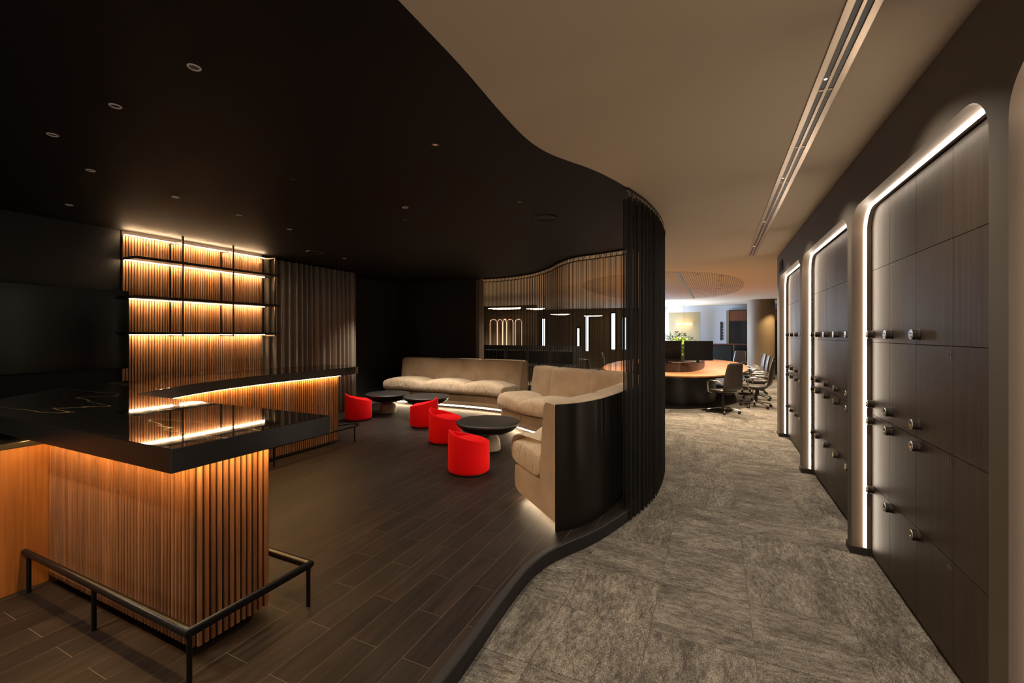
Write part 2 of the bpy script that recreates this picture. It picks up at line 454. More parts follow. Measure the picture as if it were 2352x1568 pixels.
# ------------------------------------------------------------------ lockers
ROWS = [0.03, 0.526, 1.03, 1.545, 2.055, 2.49]
KZ = [0.495, 0.985, 1.105, 1.60, None]
COLS = [[2.0, 1.585, 1.17, 0.755, 0.34], [3.935, 3.57, 3.155, 2.738, 2.32, 2.175], [5.975, 5.74, 5.335, 4.925, 4.51, 4.10, 4.055], [7.945, 7.55, 7.14, 6.73, 6.32, 6.105]]
kb = MB()
kn_me = MB().lathe([(0.0, -0.036), (0.027, -0.036), (0.0285, -0.034), (0.0285, -0.016), (0.0265, -0.016), (0.0265, -0.013), (0.0285, -0.013), (0.029, -0.004), (0.031, -0.002), (0.031, 0.0), (0.0, 0.0)], 20).mesh('knob')
kn_me.materials.append(m_knob)
kf = MB().lathe([(0.0, -0.0385), (0.026, -0.0385), (0.027, -0.0368), (0.027, -0.035)], 20).mesh('knob_face'); kf.materials.append(m_knobf)
kl = MB().lathe([(0.0, -0.0412), (0.007, -0.0412), (0.008, -0.038)], 12, (0, -0.010, 0)).mesh('knob_lock'); kl.materials.append(m_brass)
ks = MB().box(-0.010, 0.010, 0.003, 0.010, -0.0398, -0.0375).mesh('knob_slot'); ks.materials.append(m_plastic)
for me in (kn_me, kf, kl):
    me.polygons.foreach_set('use_smooth', [True]*len(me.polygons)); me.set_sharp_from_angle(angle=math.radians(35))
LABS = ['bank of brown veneer lockers in the arched alcove at the open end of the corridor',
        'bank of brown veneer lockers numbered 22, 33 and 44 in a lit arched alcove',
        'bank of brown veneer lockers in the middle one of three glowing arched alcoves',
        'bank of brown veneer lockers in the arched alcove under the black numerals']
for ai, (y0, y1) in enumerate(ALC):
    bank = empty('locker_bank', (DX, (y0+y1)/2, 0), 0, LABS[ai], 'lockers', 'corridor locker banks')
    oy = (y0+y1)/2
    MB().box(0.016, 0.30, y0-oy+0.001, y1-oy-0.001, 0.001, 2.5).build('carcass', m_lockgap, bank)
    cs = COLS[ai]; shape = arch(y0, y1, 0.0, 0.004)
    for c in range(len(cs)-1):
        ya, yb = cs[c+1]+0.0018, cs[c]-0.0018
        for r in range(5):
            z0, z1 = ROWS[r]+0.0018, ROWS[r+1]-0.0018
            pl = clip_rect(shape, ya, yb, z0, z1)
            if len(pl) < 3: continue
            n = len(pl)
            d = MB().add([(0, y-oy, z) for y, z in pl]+[(0.016, y-oy, z) for y, z in pl],
                         [tuple(range(n)), tuple(range(2*n-1, n-1, -1))]+[(k, (k+1) % n, n+(k+1) % n, n+k) for k in range(n)]).build('door', m_locker, bank)
            blank = (ai == 1 and c >= 3) or (yb-ya) < 0.16
            if KZ[r] and not blank:
                kroot = obj('knob', kn_me, None, d); kroot.location = (0.0, yb-oy-0.038, KZ[r])
                # knob axis along -x: local z -> +x
                kroot.rotation_euler = Matrix(((0, 0, 1), (1, 0, 0), (0, 1, 0))).to_euler()
                for me2, nm in ((kf, 'knob_face'), (kl, 'knob_lock'), (ks, 'knob_slot')):
                    q = obj(nm, me2, None, d); q.location = kroot.location; q.rotation_euler = kroot.rotation_euler
            if ai == 1 and c == 2 and r in (0, 1, 2):
                f = bpy.data.curves.new('number', 'FONT'); f.body = {2: '22', 1: '33', 0: '44'}[r]; f.size = 0.042; f.extrude = 0.0006
                f.materials.append(m_number); q = text_mesh('number', f); q.parent = d
                q.location = (-0.0008, ya-oy+0.055, z1-0.052); q.rotation_euler = (PI/2, 0, -PI/2)
    # led strip round the inside of the arch, opaque lip added to shield the doors
    def band(prs):
        rows = [[(x-DX, y-oy, z) for y, z in arch(y0, y1, 0.06, ins)] for x, ins in prs]; n = len(rows[0])
        return MB().add([p for r_ in rows for p in r_], [(q*n+k, q*n+k+1, q*n+n+k+1, q*n+n+k) for q in range(len(rows)-1) for k in range(n-1)])
    band([(0.966, 0.0015), (0.968, 0.006), (0.980, 0.0125), (0.9822, 0.0125), (0.9822, 0.0114)]).build('led_strip', e_locker, bank)
    band([(0.9824, 0.0005), (0.9824, 0.0117), (0.985, 0.0117), (0.985, 0.0005)]).build('led_shield', m_jamb, bank)

# slot diffuser in the corridor ceiling
sd = empty('slot_diffuser', (0.508, 5.0, CEIL), 0, 'long aluminium slot air diffuser with two black slots in the beige ceiling', 'air diffuser')
for x in (-0.047, 0.0, 0.047):
    hw = 0.016 if x else 0.0085
    MB().box(x-hw, x+hw, -6.5, 2.9, -0.007, 0.001).build('rail', m_alu, sd, bevel=0.002)
for x in (-0.0195, 0.0195): MB().box(x-0.0115, x+0.0115, -6.5, 2.89, -0.002, 0.0).build('slot', m_plastic, sd)
for k in range(9): MB().box(-0.03, 0.03, 2.2-0.75*k, 2.215-0.75*k, -0.0055, -0.0018).build('clip', m_alu, sd)

mini = MB().lathe([(0.0, -0.004), (0.007, -0.004), (0.009, -0.001)], 10).mesh('fill_eye'); mini.materials.append(e_filleye)
for k in range(7):
    o = obj('fill_eye', mini, None, sd); o.location = (-0.0195, 2.1-1.5*k, 0.0005)
    spot('slot_fill', (-0.0195, 2.1-1.5*k, -0.012), 17, 120, 0.9, (255, 240, 220), sd, 0.012)  # lamps added inside the air slot to brighten the corridor

# ------------------------------------------------------------------ lounge ceiling fixtures
ring_me = MB().lathe([(0.021, 0.0), (0.021, -0.004), (0.025, -0.006), (0.029, -0.003), (0.029, 0.0)], 24).mesh('ring'); ring_me.materials.append(m_ring)
lens_me = MB().lathe([(0.0, -0.001), (0.02, -0.001), (0.021, 0.0)], 20).mesh('lens'); lens_me.materials.append(m_lens)
ringd_me = MB().lathe([(0.02, 0.0), (0.02, -0.003), (0.028, -0.004), (0.03, -0.001), (0.03, 0.0)], 24).mesh('ring_black'); ringd_me.materials.append(m_ringd)
lensd_me = MB().lathe([(0.0, -0.001), (0.008, -0.001), (0.016, -0.002), (0.02, -0.0005)], 20).mesh('lens_black'); lensd_me.materials.append(m_chrome)
WHITE = [(-2.228, 1.222), (-2.999, 1.245), (-3.788, 1.256), (-4.348, 1.652), (-5.689, 2.002), (-4.484, 2.301), (-4.563, 2.939), (-4.62, 3.584), (-5.567, 5.342), (-2.789, 3.458)]
WL = ['small pale-ringed unlit downlight in the black ceiling above the near bar pedestal', 'small pale-ringed unlit downlight in the black ceiling above the far counter',
      'small pale-ringed unlit downlight in the black ceiling in front of the wall screen', 'small pale-ringed unlit downlight in the black ceiling before the taupe drape',
      'small pale unlit downlight alone over the open wood floor between bar and banquette']
for (x, y), li in zip(WHITE, (0, 0, 0, 1, 2, 1, 1, 1, 3, 4)):
    t = empty('downlight', (x, y, CEIL), 0, WL[li], 'downlight', ('pale ring downlights over the near bar', 'pale ring downlights over the far counter', None, None, None)[li])
    obj('ring', ring_me, None, t, 35); obj('lens', lens_me, None, t, 35)
DARK = [(-1.69, 0.95, 22), (-3.11, -0.2, 60), (-1.69, 2.40, 8), (-3.11, 2.45, 6), (-1.69, 3.78, 13), (-3.10, 3.84, 9), (-3.09, 5.24, 15), (-1.69, 5.16, 15), (-3.10, 6.64, 14), (-4.50, 5.3, 15), (-4.52, 6.55, 52), (-5.7, 6.55, 52)]  # first two are out of view, added to light the near floor
for x, y, wt in DARK:
    t = empty('spotlight', (x, y, CEIL), 0, 'recessed black spotlight almost lost in the black ceiling', 'downlight', 'black recessed spotlights')
    obj('ring', ringd_me, None, t, 35); obj('lens', lensd_me, None, t, 35)
    spot('beam', (0, 0, -0.02), wt, 105 if y < 6.5 else 84, 0.8, (255, 240, 220), t, 0.025)
t = empty('ceiling_speaker', (-1.664, 4.412, CEIL), 0, 'large flat round black grille in the black ceiling', 'speaker', 'black ceiling grilles')
MB().lathe([(0.0, -0.006), (0.105, -0.006), (0.115, -0.003), (0.115, 0.0)], 32).build('grille', m_metalb, t, 35)
MB().lathe([(0.113, 0.0), (0.115, -0.012), (0.125, -0.013), (0.13, -0.003), (0.13, 0.0)], 32).build('rim', m_ringd, t, 35)
t2 = copy_tree(t); t2.location = (-5.55, 4.75, CEIL); tag(t, 'large flat round black grille in the black ceiling near the chain curtain'); tag(t2, 'large flat round black grille in the black ceiling near the taupe drape')

# ------------------------------------------------------------------ bar: worktop, bases, rails
inner_e = curve([(-4.08, 1.83), (-4.25, 2.05), (-4.42, 2.36), (-4.58, 2.8), (-4.66, 3.3), (-4.67, 3.9), (-4.67, 4.5)], 0.06)
tip = curve([(-4.67, 4.5), (-4.70, 4.72), (-4.80, 4.86), (-5.0, 4.92), (-5.25, 4.92), (-5.45, 4.88), (-5.53, 4.75), (-5.55, 4.5)], 0.04)
outer_e = curve([(-5.55, 4.5), (-5.55, 3.9), (-5.50, 3.0), (-5.38, 2.32), (-5.08, 1.72), (-4.68, 1.28), (-4.3, 1.06), (-3.95, 1.01)], 0.06)
slab = [(-2.0, 1.01), (-2.0, 1.82), (-4.05, 1.82)]+inner_e+tip[1:]+outer_e[1:]
ct = MB().prism(slab, 1.034, 1.135).build('bar_worktop', m_stone, bevel=0.003)
ct.data.materials.append(m_stoneside)
for p in ct.data.polygons:
    if abs(p.normal.z) < 0.5: p.material_index = 1
tag(ct, 'polished black marble worktop sweeping from the near bar round to the far counter', 'worktop')

slat_prof = [(-0.0105, 0.0), (-0.0105, 0.009), (-0.0065, 0.0135), (0.0065, 0.0135), (0.0105, 0.009), (0.0105, 0.0)]
def slat_mesh(z0, z1, m=None):
    me = MB().prism(slat_prof, z0, z1).mesh('slat'); me.materials.append(m or m_slat); return me
def slat_run(parent, path_pts, z0, z1, pitch=0.03, me=None):
    """slats stand on the right of the path direction; local coordinates of the parent"""
    me = me or slat_mesh(z0, z1)
    L = [0]
    for i in range(1, len(path_pts)): L.append(L[-1]+math.dist(path_pts[i], path_pts[i-1]))
    n = int(L[-1]/pitch); j = 0
    for k in range(n):
        s = (k+0.5)*L[-1]/n
        while j < len(L)-2 and L[j+1] < s: j += 1
        t = (s-L[j])/(L[j+1]-L[j]); a, b2 = path_pts[j], path_pts[j+1]
        o = obj('slat', me, None, parent)
        o.location = (a[0]+(b2[0]-a[0])*t, a[1]+(b2[1]-a[1])*t, 0)
        o.rotation_euler = (0, 0, math.atan2(b2[1]-a[1], b2[0]-a[0])+PI)
    return me
bar = empty('bar_pedestal', (-2.93, 1.4, PLAT), 0, 'slatted walnut pedestal carrying the near end of the marble bar', 'bar base')
# local box: x -0.75..0.725, y -0.18..0.19
X0, X1, Y0, Y1 = -0.75, 0.725, -0.185, 0.175
MB().box(X0+.002, X1, Y0, Y1, 0.045, 0.934).build('core', m_slatback, bar)
MB().box(X0, X1-0.05, Y0+0.05, Y1-0.05, 0.0, 0.045).build('toe_kick', m_plastic, bar)
sm = slat_mesh(0.04, 0.933)
slat_run(bar, [(X0, Y0), (X1, Y0)], 0, 0, 0.03, sm)
slat_run(bar, [(X1, Y0), (X1, Y1)], 0, 0, 0.03, sm)
slat_run(bar, [(X1, Y1), (X0, Y1)], 0, 0, 0.03, sm)
led = MB()
led.box(X0, X1+0.085, Y0-0.09, Y0-0.075, 0.926, 0.934); led.box(X1+0.075, X1+0.09, Y0-0.074, Y1+0.074, 0.926, 0.934); led.box(X0, X1+0.085, Y1+0.075, Y1+0.09, 0.926, 0.934)
led.build('led_strip', e_bar, bar)

far = empty('bar_counter_base', (-5.1, 3.2, PLAT), 0, 'long curved slatted walnut base under the far bar counter', 'bar base')
fo = (-5.1, 3.2)
fin = [(x-fo[0]-0.0, y-fo[1]) for x, y in offset(curve([(-4.14, 1.86), (-4.27, 2.06), (-4.44, 2.37), (-4.6, 2.8), (-4.68, 3.3), (-4.69, 3.9), (-4.69, 4.46)], 0.06), 0.075)]
fout = [(-5.36-fo[0], 4.46-fo[1]), (-5.36-fo[0], 3.0-fo[1]), (-5.2-fo[0], 2.4-fo[1]), (-4.9-fo[0], 1.9-fo[1]), (-4.5-fo[0], 1.5-fo[1])]
MB().prism(fin+fout, 0.05, 0.934).build('core', m_slatback, far)
MB().prism([(x-0.04, y) for x, y in fin[2:-1]]+[(fout[0][0]+.04, fin[-2][1])]+[(x+.04, y) for x, y in fout[1:]], 0.0, 0.05).build('toe_kick', m_plastic, far)
fm = slat_mesh(0.045, 0.933)
slat_run(far, fin, 0, 0, 0.03, fm)
slat_run(far, [fin[-1], fout[0]], 0, 0, 0.03, fm)
MB().sweep(offset(fin, -0.05), [(0.0, 0.926), (0.012, 0.926), (0.012, 0.934), (0.0, 0.934)]).build('led_strip', e_bar, far)

cab = empty('service_cabinet', (-4.203, 0.697, PLAT), 0, 'plain oak veneer cabinet with a dark stone top tucked under the bar', 'cabinet')
MB().box(-0.5, 0.52, -0.9, 0.535, 0.0, 0.84).build('body', m_veneer, cab, bevel=0.002)
MB().box(-0.5, 0.525, -0.9, 0.5395, 0.8405, 0.875).build('top', m_stoneside, cab, bevel=0.003)

def rail(name, pts, legs, label, r=0.016):
    o = empty(name, (pts[0][0], pts[0][1], PLAT), 0, label, 'foot rail', 'bar foot rails'); ox, oy = pts[0][:2]
    MB().tube([(x-ox, y-oy, 0.225) for x, y in pts], r, 12).build('bar', m_metalb, o, smooth=50)
    for x, y in legs: MB().tube([(x-ox, y-oy, 0.0), (x-ox, y-oy, 0.222)], 0.011, 8).build('leg', m_metalb, o, smooth=50)
    return o
rail('foot_rail', [(-3.68, 1.10), (-2.04, 1.10), (-2.04, 1.71), (-3.6, 1.71)], [(-3.62, 1.10), (-2.86, 1.10), (-2.04, 1.10), (-2.04, 1.70), (-2.86, 1.71)],
     'black square-cornered metal foot rail round the near slatted bar pedestal')
fr = [(p[0]+0.2, p[1]) for p in curve([(-4.5, 2.3), (-4.66, 2.8), (-4.73, 3.3), (-4.74, 3.9), (-4.74, 4.4)], 0.08)]
fr += [(-4.62+0.16*math.cos(a)*0.5, 4.52+0.17*math.sin(a)) for a in [i*PI/10 for i in range(0, 6)]]
fr += [(-4.72, 4.685), (-4.78, 4.62), (-4.8, 4.5)]
rail('foot_rail', fr, [(-4.535, 3.32), (-4.56, 4.56), (-4.50, 2.6)], 'black metal foot rail with a rounded end along the far counter', 0.013)

# ------------------------------------------------------------------ back bar: slat wall, shelves, screen, drape
sw = struct(empty('wall_slats', (-6.5, 2.76, 0)))
MB().box(-0.6, 0.0, 0.0, 1.79, PLAT, CEIL).build('backing', m_slatback, sw)
slat_run(sw, [(0.0, 0.0), (0.0, 1.785)], 0, 0, 0.03, slat_mesh(0.9, 2.80, m_slat_lit))
sh = empty('hanging_shelves', (-6.48, 2.76, 0), 0, 'lit bronze hanging shelves on thin metal frames before the slatted wall', 'shelf')
m_shelf = mat('bronze shelf', (44, 33, 25), 0.5, 0.2)
for z in (2.50, 2.035, 1.60):
    s1 = MB().box(0.0, 0.30, 0.0, 1.86, z, z+0.03).build('shelf', m_shelf, sh, bevel=0.002)
    MB().box(0.042, 0.046, 0.0, 1.79, z-0.003, z-0.0005).build('led_strip', e_shelf, s1)
MB().box(0.042, 0.046, 0.0, 1.79, 2.80, 2.803).build('led_strip', e_shelf, sh)
for y in (0.50, 1.145, 1.79):
    f = MB(); q = 0.009; y2 = y
    f.box(0.29-q, 0.29+q, y2-q, y2+q, 1.575, CEIL if y < 1.7 else 2.79)
    f.box(0.0, 0.29, y2-q, y2+q, 1.575, 1.593)
    f.box(0.0, 0.018, y2-q, y2+q, 1.593, 2.79); f.box(0.0, 0.29, y2-q, y2+q, 2.775, 2.79)
    f.build('frame', m_bronze, sh)
tv = empty('wall_screen', (-6.42, 1.98, 1.66), 0, 'large unlit black display mounted on the dark wall beside the slats', 'screen')
MB().box(-0.10, 0.0, -0.82, 0.82, -0.465, 0.465).build('housing', m_plastic, tv, bevel=0.004)
MB().box(0.0, 0.004, -0.812, 0.812, -0.455, 0.457).build('screen_glass', m_screen, tv)
# drape
dr = MB(); n = 260; A = []
for i in range(n):
    t = i/(n-1); y = 4.56+2.02*t
    x = -6.56+0.045*math.sin(2*PI*t*17+1.2*math.sin(5*t*PI))+0.012*math.sin(2*PI*t*41)
    A.append((x, y))
vs = []
for k, z in enumerate((PLAT+0.02, 0.9, 1.8, 2.83)):
    for i, (x, y) in enumerate(A): vs.append((-6.56+(x+6.56)*(1.05-0.09*k), y+0.02*(3-k)*(i/n-0.3)*0.5, z))
dr.add(vs, [(k*n+i, k*n+i+1, (k+1)*n+i+1, (k+1)*n+i) for k in range(3) for i in range(n-1)])
d = dr.build('drape', m_drape, smooth=True); tag(d, 'full-length pleated taupe drape hanging beside the lit shelves', 'curtain')
so2 = d.modifiers.new('thick', 'SOLIDIFY'); so2.thickness = 0.004

# ------------------------------------------------------------------ string curtain along the edge
CUR = curve(EDGE_PTS[11:-1]+[(-4.82, 8.61)], 0.01)
sc = empty('string_curtain', (-0.692, 3.8, 0), 0, 'see-through black chain curtain hanging on a curved ceiling track', 'curtain')
ox, oy = -0.692, 3.8
nr = normals(CUR); st = MB(); hooks = []
ccw = 0.0; total = len(CUR)
def strand(x, y, w, z0, z1, ang):
    c, s_ = math.cos(ang)*w/2, math.sin(ang)*w/2
    pts = [(x+c, y+s_), (x-s_*0.8, y+c*0.8), (x-c, y-s_), (x+s_*0.8, y-c*0.8)]
    st.add([(px-ox, py-oy, z0) for px, py in pts]+[(px-ox, py-oy, z1) for px, py in pts], [(0, 1, 5, 4), (1, 2, 6, 5), (2, 3, 7, 6), (3, 0, 4, 7)])
Ltot = 0.01*(total-1); s = 0.0
while s < Ltot:
    i = min(total-1, int(s/0.01)); p, nn = CUR[i], nr[i]; tg = (nn[1], -nn[0])
    bunched = s < 1.75
    pit = 0.085 if bunched else 0.095+0.02*math.sin(s*1.7)
    ph = 2*PI*s/(0.085 if bunched else 0.1)
    amp = (0.045 if bunched else 0.03)+0.012*math.sin(s*3.1)
    off = -0.012+amp*math.sin(ph)
    sl = 0.014*math.sin(2*ph)
    x = p[0]+nn[0]*(-off)+tg[0]*sl; y = p[1]+nn[1]*(-off)+tg[1]*sl
    strand(x, y, 0.0024, 0.015, CEIL-0.075, R.random()*3)
    if bunched: ds = 0.0016
    else:
        fr_ = (ph/(2*PI)) % 1.0
        ds = 0.0014 if (fr_ < 0.10 or 0.5 < fr_ < 0.56) else 0.0085
    s += ds*(0.8+0.4*R.random())
tag(st.build('strand_field', m_strand, sc), kind='stuff')
hk = MB()
for k in range(int(Ltot/0.05)):
    p = CUR[min(total-1, int(k*0.05/0.01))]; q = nr[min(total-1, int(k*0.05/0.01))]
    o2 = 0.02 if k % 2 else -0.02
    hk.tube([(p[0]-ox, p[1]-oy, CEIL-0.02), (p[0]+q[0]*o2-ox, p[1]+q[1]*o2-oy, CEIL-0.05), (p[0]+q[0]*o2*1.4-ox, p[1]+q[1]*o2*1.4-oy, CEIL-0.085)], 0.006, 5)
tag(hk.build('hook_row', m_chrome, sc), kind='stuff')
CT = [(x-ox, y-oy) for x, y in CUR[::6]]
MB().sweep(CT, [(-0.012, CEIL-0.022), (0.012, CEIL-0.022), (0.012, CEIL-0.0005), (-0.012, CEIL-0.0005)]).build('track', m_bronze, sc, smooth=40)
def hem(i, t):
    j = i*6; ph = 2*PI*(j*0.01)/0.10
    return [(-0.004, CEIL-0.09), (0.004, CEIL-0.09), (0.004, CEIL-0.075), (-0.004, CEIL-0.075)]
MB().sweep(CT, hem).build('heading_tape', mat('heading tape', (96, 82, 66), 0.8), sc)

# ------------------------------------------------------------------ sofas
def sofa(name, path, label, secs, zoff=0.0, depth=0.80, shell=True, top=1.08):
    L = len(path)-1; p0 = path[0]
    loc = [(x-p0[0], y-p0[1]) for x, y in path]
    s = empty(name, (p0[0], p0[1], 0), 0, label, 'sofa', 'curved banquettes')
    if shell:
        MB().sweep(loc, [(0.0, 0.102), (0.014, 0.102), (0.014, top-0.012), (0.0, top-0.012)]).build('rear_shell', m_shell, s, smooth=40)
    MB().sweep(loc[9:-9], [(0.016, PLAT), (0.50, PLAT), (0.50, 0.17), (0.016, 0.17)]).build('plinth', m_plastic, s, smooth=40)
    MB().sweep(loc[3:-3], [(0.69, 0.15), (0.715, 0.15), (0.715, 0.166), (0.69, 0.166)]).build('led_strip', e_sofa, s, smooth=40)
    for e_ in (2, -3):
        a_, n_ = loc[e_], normals(loc)[e_]; t_ = (n_[1]*0.012, -n_[0]*0.012)
        q_ = [(a_[0]+n_[0]*d_+t_[0]*k_, a_[1]+n_[1]*d_+t_[1]*k_) for d_, k_ in ((0.03, 0), (0.67, 0), (0.67, 1), (0.03, 1))]
        MB().prism(q_, 0.155, 0.1665).build('led_strip', e_sofa, s)
    for a, b2 in zip(secs[:-1], secs[1:]):
        i0, i1 = int(a*L), int(b2*L); seg = loc[i0:i1+1]; m = len(seg)
        def edge(t, e):
            k = min(t, 1-t)*(m-1)
            return 1.0 if k >= 2 else (0.0 if k < 1e-6 else e)
        def base(i, t):
            q = edge(t, 0.7)*0.006
            return [(0.016, 0.17+0.0), (0.72, 0.17), (0.795+q, 0.20), (0.81+q, 0.27), (0.80+q, 0.395), (0.70, 0.405), (0.016, 0.405)]
        MB().sweep(seg, base).build('base', m_sofa, s, smooth=50)
        def back(i, t):
            q = 0.020*(1-edge(t, 0.7))
            return [(0.015, 0.405), (0.30-q, 0.405), (0.30-q, 0.50), (0.262-q, 0.80), (0.232-q, top-0.05-q), (0.222-q, top-0.022-q), (0.198-q, top-q), (0.04, top+0.004-q), (0.015, top-0.012-q)]
        MB().sweep(seg, back).build('backrest', m_sofa, s, smooth=50)
        # seat cushion, puffed
        mm = 22; idx = [i0+(i1-i0)*(0.5-0.5*math.cos(PI*k/(mm-1))) for k in range(mm)]
        cp = []
        for f in idx:
            k = min(int(f), L-1); t = f-k; cp.append((loc[k][0]*(1-t)+loc[k+1][0]*t, loc[k][1]*(1-t)+loc[k+1][1]*t))
        def puff(i, t):
            e = abs(2*(idx[i]-i0)/(i1-i0)-1); e2 = (1-e**7)**(1/3.0) if e < 1 else 0.0
            hz = 0.112*(0.78+0.22*e2)+0.055*(1-e**2.5); hn = 0.30*(0.95+0.05*e2)
            zc = 0.402+0.112+0.012*(1-e*e); out = []
            for k in range(22):
                an = 2*PI*k/22; c, sn = math.cos(an), math.sin(an)
                nx = math.copysign(abs(c)**0.42, c); zz = math.copysign(abs(sn)**0.55, sn)
                if zz < 0: hh = 0.112*(0.8+0.2*e2)
                else: hh = hz
                out.append((0.585+hn*nx, zc+hh*zz))
            return out
        MB().sweep(cp, puff).build('seat_cushion', m_cush, s, smooth=60)
    return s
S2 = curve([(-1.10, 3.13), (-0.965, 3.29), (-0.855, 3.6), (-0.785, 4.1), (-0.745, 4.6), (-0.735, 5.1), (-0.79, 5.6), (-0.97, 5.98), (-1.27, 6.25), (-1.65, 6.42), (-2.05, 6.56), (-2.42, 6.78), (-2.66, 6.98)], 0.035)
sofa('curved_sofa', S2, 'curved beige velvet banquette with a dark bronze rear shell by the chain curtain', [0, 0.17, 0.36, 0.56, 0.745, 0.895, 1.0])
S1 = curve([(-3.42, 8.06), (-3.8, 8.14), (-4.4, 8.20), (-5.2, 8.20), (-6.0, 8.20), (-6.52, 8.20)], 0.035)
sofa('curved_sofa', S1, 'long beige velvet sofa with three puffy seats along the black back wall', [0, 0.36, 0.68, 1.0], depth=0.8)

# ------------------------------------------------------------------ coffee tables and red stools
def table_proto(pm):
    t = empty('coffee_table')
    MB().lathe([(0.0, 0.39), (0.36, 0.392), (0.40, 0.389), (0.412, 0.381), (0.412, 0.366), (0.402, 0.356), (0.0, 0.356)], 56).build('tabletop', m_tabletop, t, smooth=40)
    MB().lathe([(0.40, 0.357), (0.385, 0.33), (0.33, 0.285), (0.25, 0.25), (0.16, 0.232), (0.12, 0.228), (0.12, 0.20)], 48).build('bowl', m_bowl, t, smooth=40)
    MB().lathe([(0.0, 0.235), (0.095, 0.235), (0.105, 0.225), (0.125, 0.19), (0.15, 0.14), (0.16, 0.09), (0.162, 0.03), (0.15, 0.02), (0.0, 0.02)], 40).build('pedestal', pm, t, smooth=40)
    for a in range(3): MB().lathe([(0.0, 0.0), (0.012, 0.0), (0.012, 0.022), (0.0, 0.022)], 10, (0.11*math.cos(a*2.1+.5), 0.11*math.sin(a*2.1+.5), 0)).build('foot', m_plastic, t)
    return t
TB = [((-2.66, 4.95), 'round black coffee table by the near curved banquette'),
      ((-5.64, 6.48), 'round black coffee table close to the drape and the far counter'),
      ((-4.75, 6.48), 'round black coffee table before the middle seat of the straight back-wall sofa')]
tp = table_proto(m_ped)
for i, ((x, y), lab) in enumerate(TB):
    o = tp if i == 0 else copy_tree(tp)
    o.location = (x, y, PLAT); tag(o, lab, 'table', 'round coffee tables'); o.rotation_euler = (0, 0, i*1.1)

def stool_proto():
    t = empty('tub_stool'); n = 72; ro, ri = 0.228, 0.196
    def h(a): return 0.325+0.15*(1-abs((a+PI) % (2*PI)-PI)/PI)**1.5
    vs = []; fs = []
    for i in range(n):
        a = 2*PI*i/n; c, s_ = math.cos(a), math.sin(a); H = h(a)
        rows = [(0.0, 0.012), (ro-0.03, 0.012), (ro-0.012, 0.018), (ro-0.003, 0.03), (ro, 0.05), (ro, H-0.014), (ro-0.004, H-0.003), (ro-0.014, H), (ri+0.006, H-0.003), (ri, H-0.014), (ri, 0.26), (0.0, 0.26)]
        for r, z in rows: vs.append((r*c, r*s_, z))
    k = 12
    for i in range(n):
        j = (i+1) % n
        for q in range(k-1): fs.append((i*k+q, j*k+q, j*k+q+1, i*k+q+1))
    MB().add(vs, fs).build('shell', m_red, t, smooth=50)
    MB().lathe([(0.0, 0.27), (0.193, 0.27), (0.196, 0.30), (0.192, 0.335), (0.178, 0.352), (0.14, 0.366), (0.08, 0.374), (0.0, 0.376)], 48).build('seat', m_redin, t, smooth=60)
    MB().lathe([(0.0, 0.0), (0.19, 0.0), (0.19, 0.012), (0.0, 0.012)], 32).build('glide', m_plastic, t)
    return t
ST = [((-2.46, 4.13), 226, 'red felt tub stool on the bar side of the near coffee table'),
      ((-3.44, 5.13), 197, 'red felt tub stool with its open seat turned to the near coffee table'),
      ((-4.34, 5.86), 15, 'red felt tub stool with its back edge to the straight sofa table'),
      ((-5.73, 5.82), 238, 'red felt tub stool standing beside the end of the far bar counter')]
spx = stool_proto()
for i, ((x, y), rz, lab) in enumerate(ST):
    o = spx if i == 0 else copy_tree(spx)
    o.location = (x, y, PLAT); o.rotation_euler = (0, 0, math.radians(rz)); tag(o, lab, 'stool', 'red tub stools')

# ------------------------------------------------------------------ office beyond the corridor
struct(MB().box(-14, 5, 21.0, 21.2, 0, CEIL).build('wall_far', m_white))
struct(MB().box(4.8, 5, 8.3, 21, 0, CEIL).build('wall_office_right', m_olive))
struct(MB().box(-14.2, -14, BY, 21, 0, CEIL).build('wall_office_left', m_offdark))
struct(MB().box(1.7, 5, 8.1, 8.25, 0, CEIL).build('wall_office_near', m_white))
# round column
cl = struct(MB().lathe([(0.0, 0.0), (0.44, 0.0), (0.44, CEIL), (0.0, CEIL)], 48, (1.47, 18.2, 0)).build('column', m_column, smooth=40))
MB().lathe([(0.441, 0.0), (0.45, 0.0), (0.45, 0.08), (0.441, 0.08)], 48, (1.47, 18.2, 0)).build('column_skirting', m_base, cl, smooth=40)
# perforated oval raft
def oval(cx, cy, a, b2, n=64, p=2.3):
    return [(cx+a*math.copysign(abs(math.cos(t))**(2/p), math.cos(t)), cy+b2*math.copysign(abs(math.sin(t))**(2/p), math.sin(t))) for t in [2*PI*i/n for i in range(n)]]
m_perf = mat('perforated panel', (206, 190, 160), 0.7)
_tc = N(m_perf, 'ShaderNodeTexCoord'); _vx = N(m_perf, 'ShaderNodeTexVoronoi'); _vx.inputs['Scale'].default_value = 22; _vx.inputs['Randomness'].default_value = 0.0
LK(m_perf, _tc.outputs['Object'], _vx.inputs['Vector'])
LK(m_perf, ramp(m_perf, _vx.outputs['Distance'], [(0.28, (84, 66, 46)), (0.34, (206, 190, 160))]), BS(m_perf).inputs['Base Color'])
raft = empty('ceiling_raft', (-1.35, 12.9, CEIL), 0, 'oval perforated acoustic ceiling panel over the long desk', 'ceiling panel')
MB().prism(oval(0, 0, 2.0, 3.7), -0.004, 0.0).build('panel', m_perf, raft)
MB().box(0.62, 0.68, -3.45, 3.45, -0.0065, -0.0038).build('slot', m_plastic, raft)
hole = MB().lathe([(0.0, -0.003), (0.045, -0.003), (0.05, 0.0)], 14).mesh('lens_hole'); hole.materials.append(m_plastic)
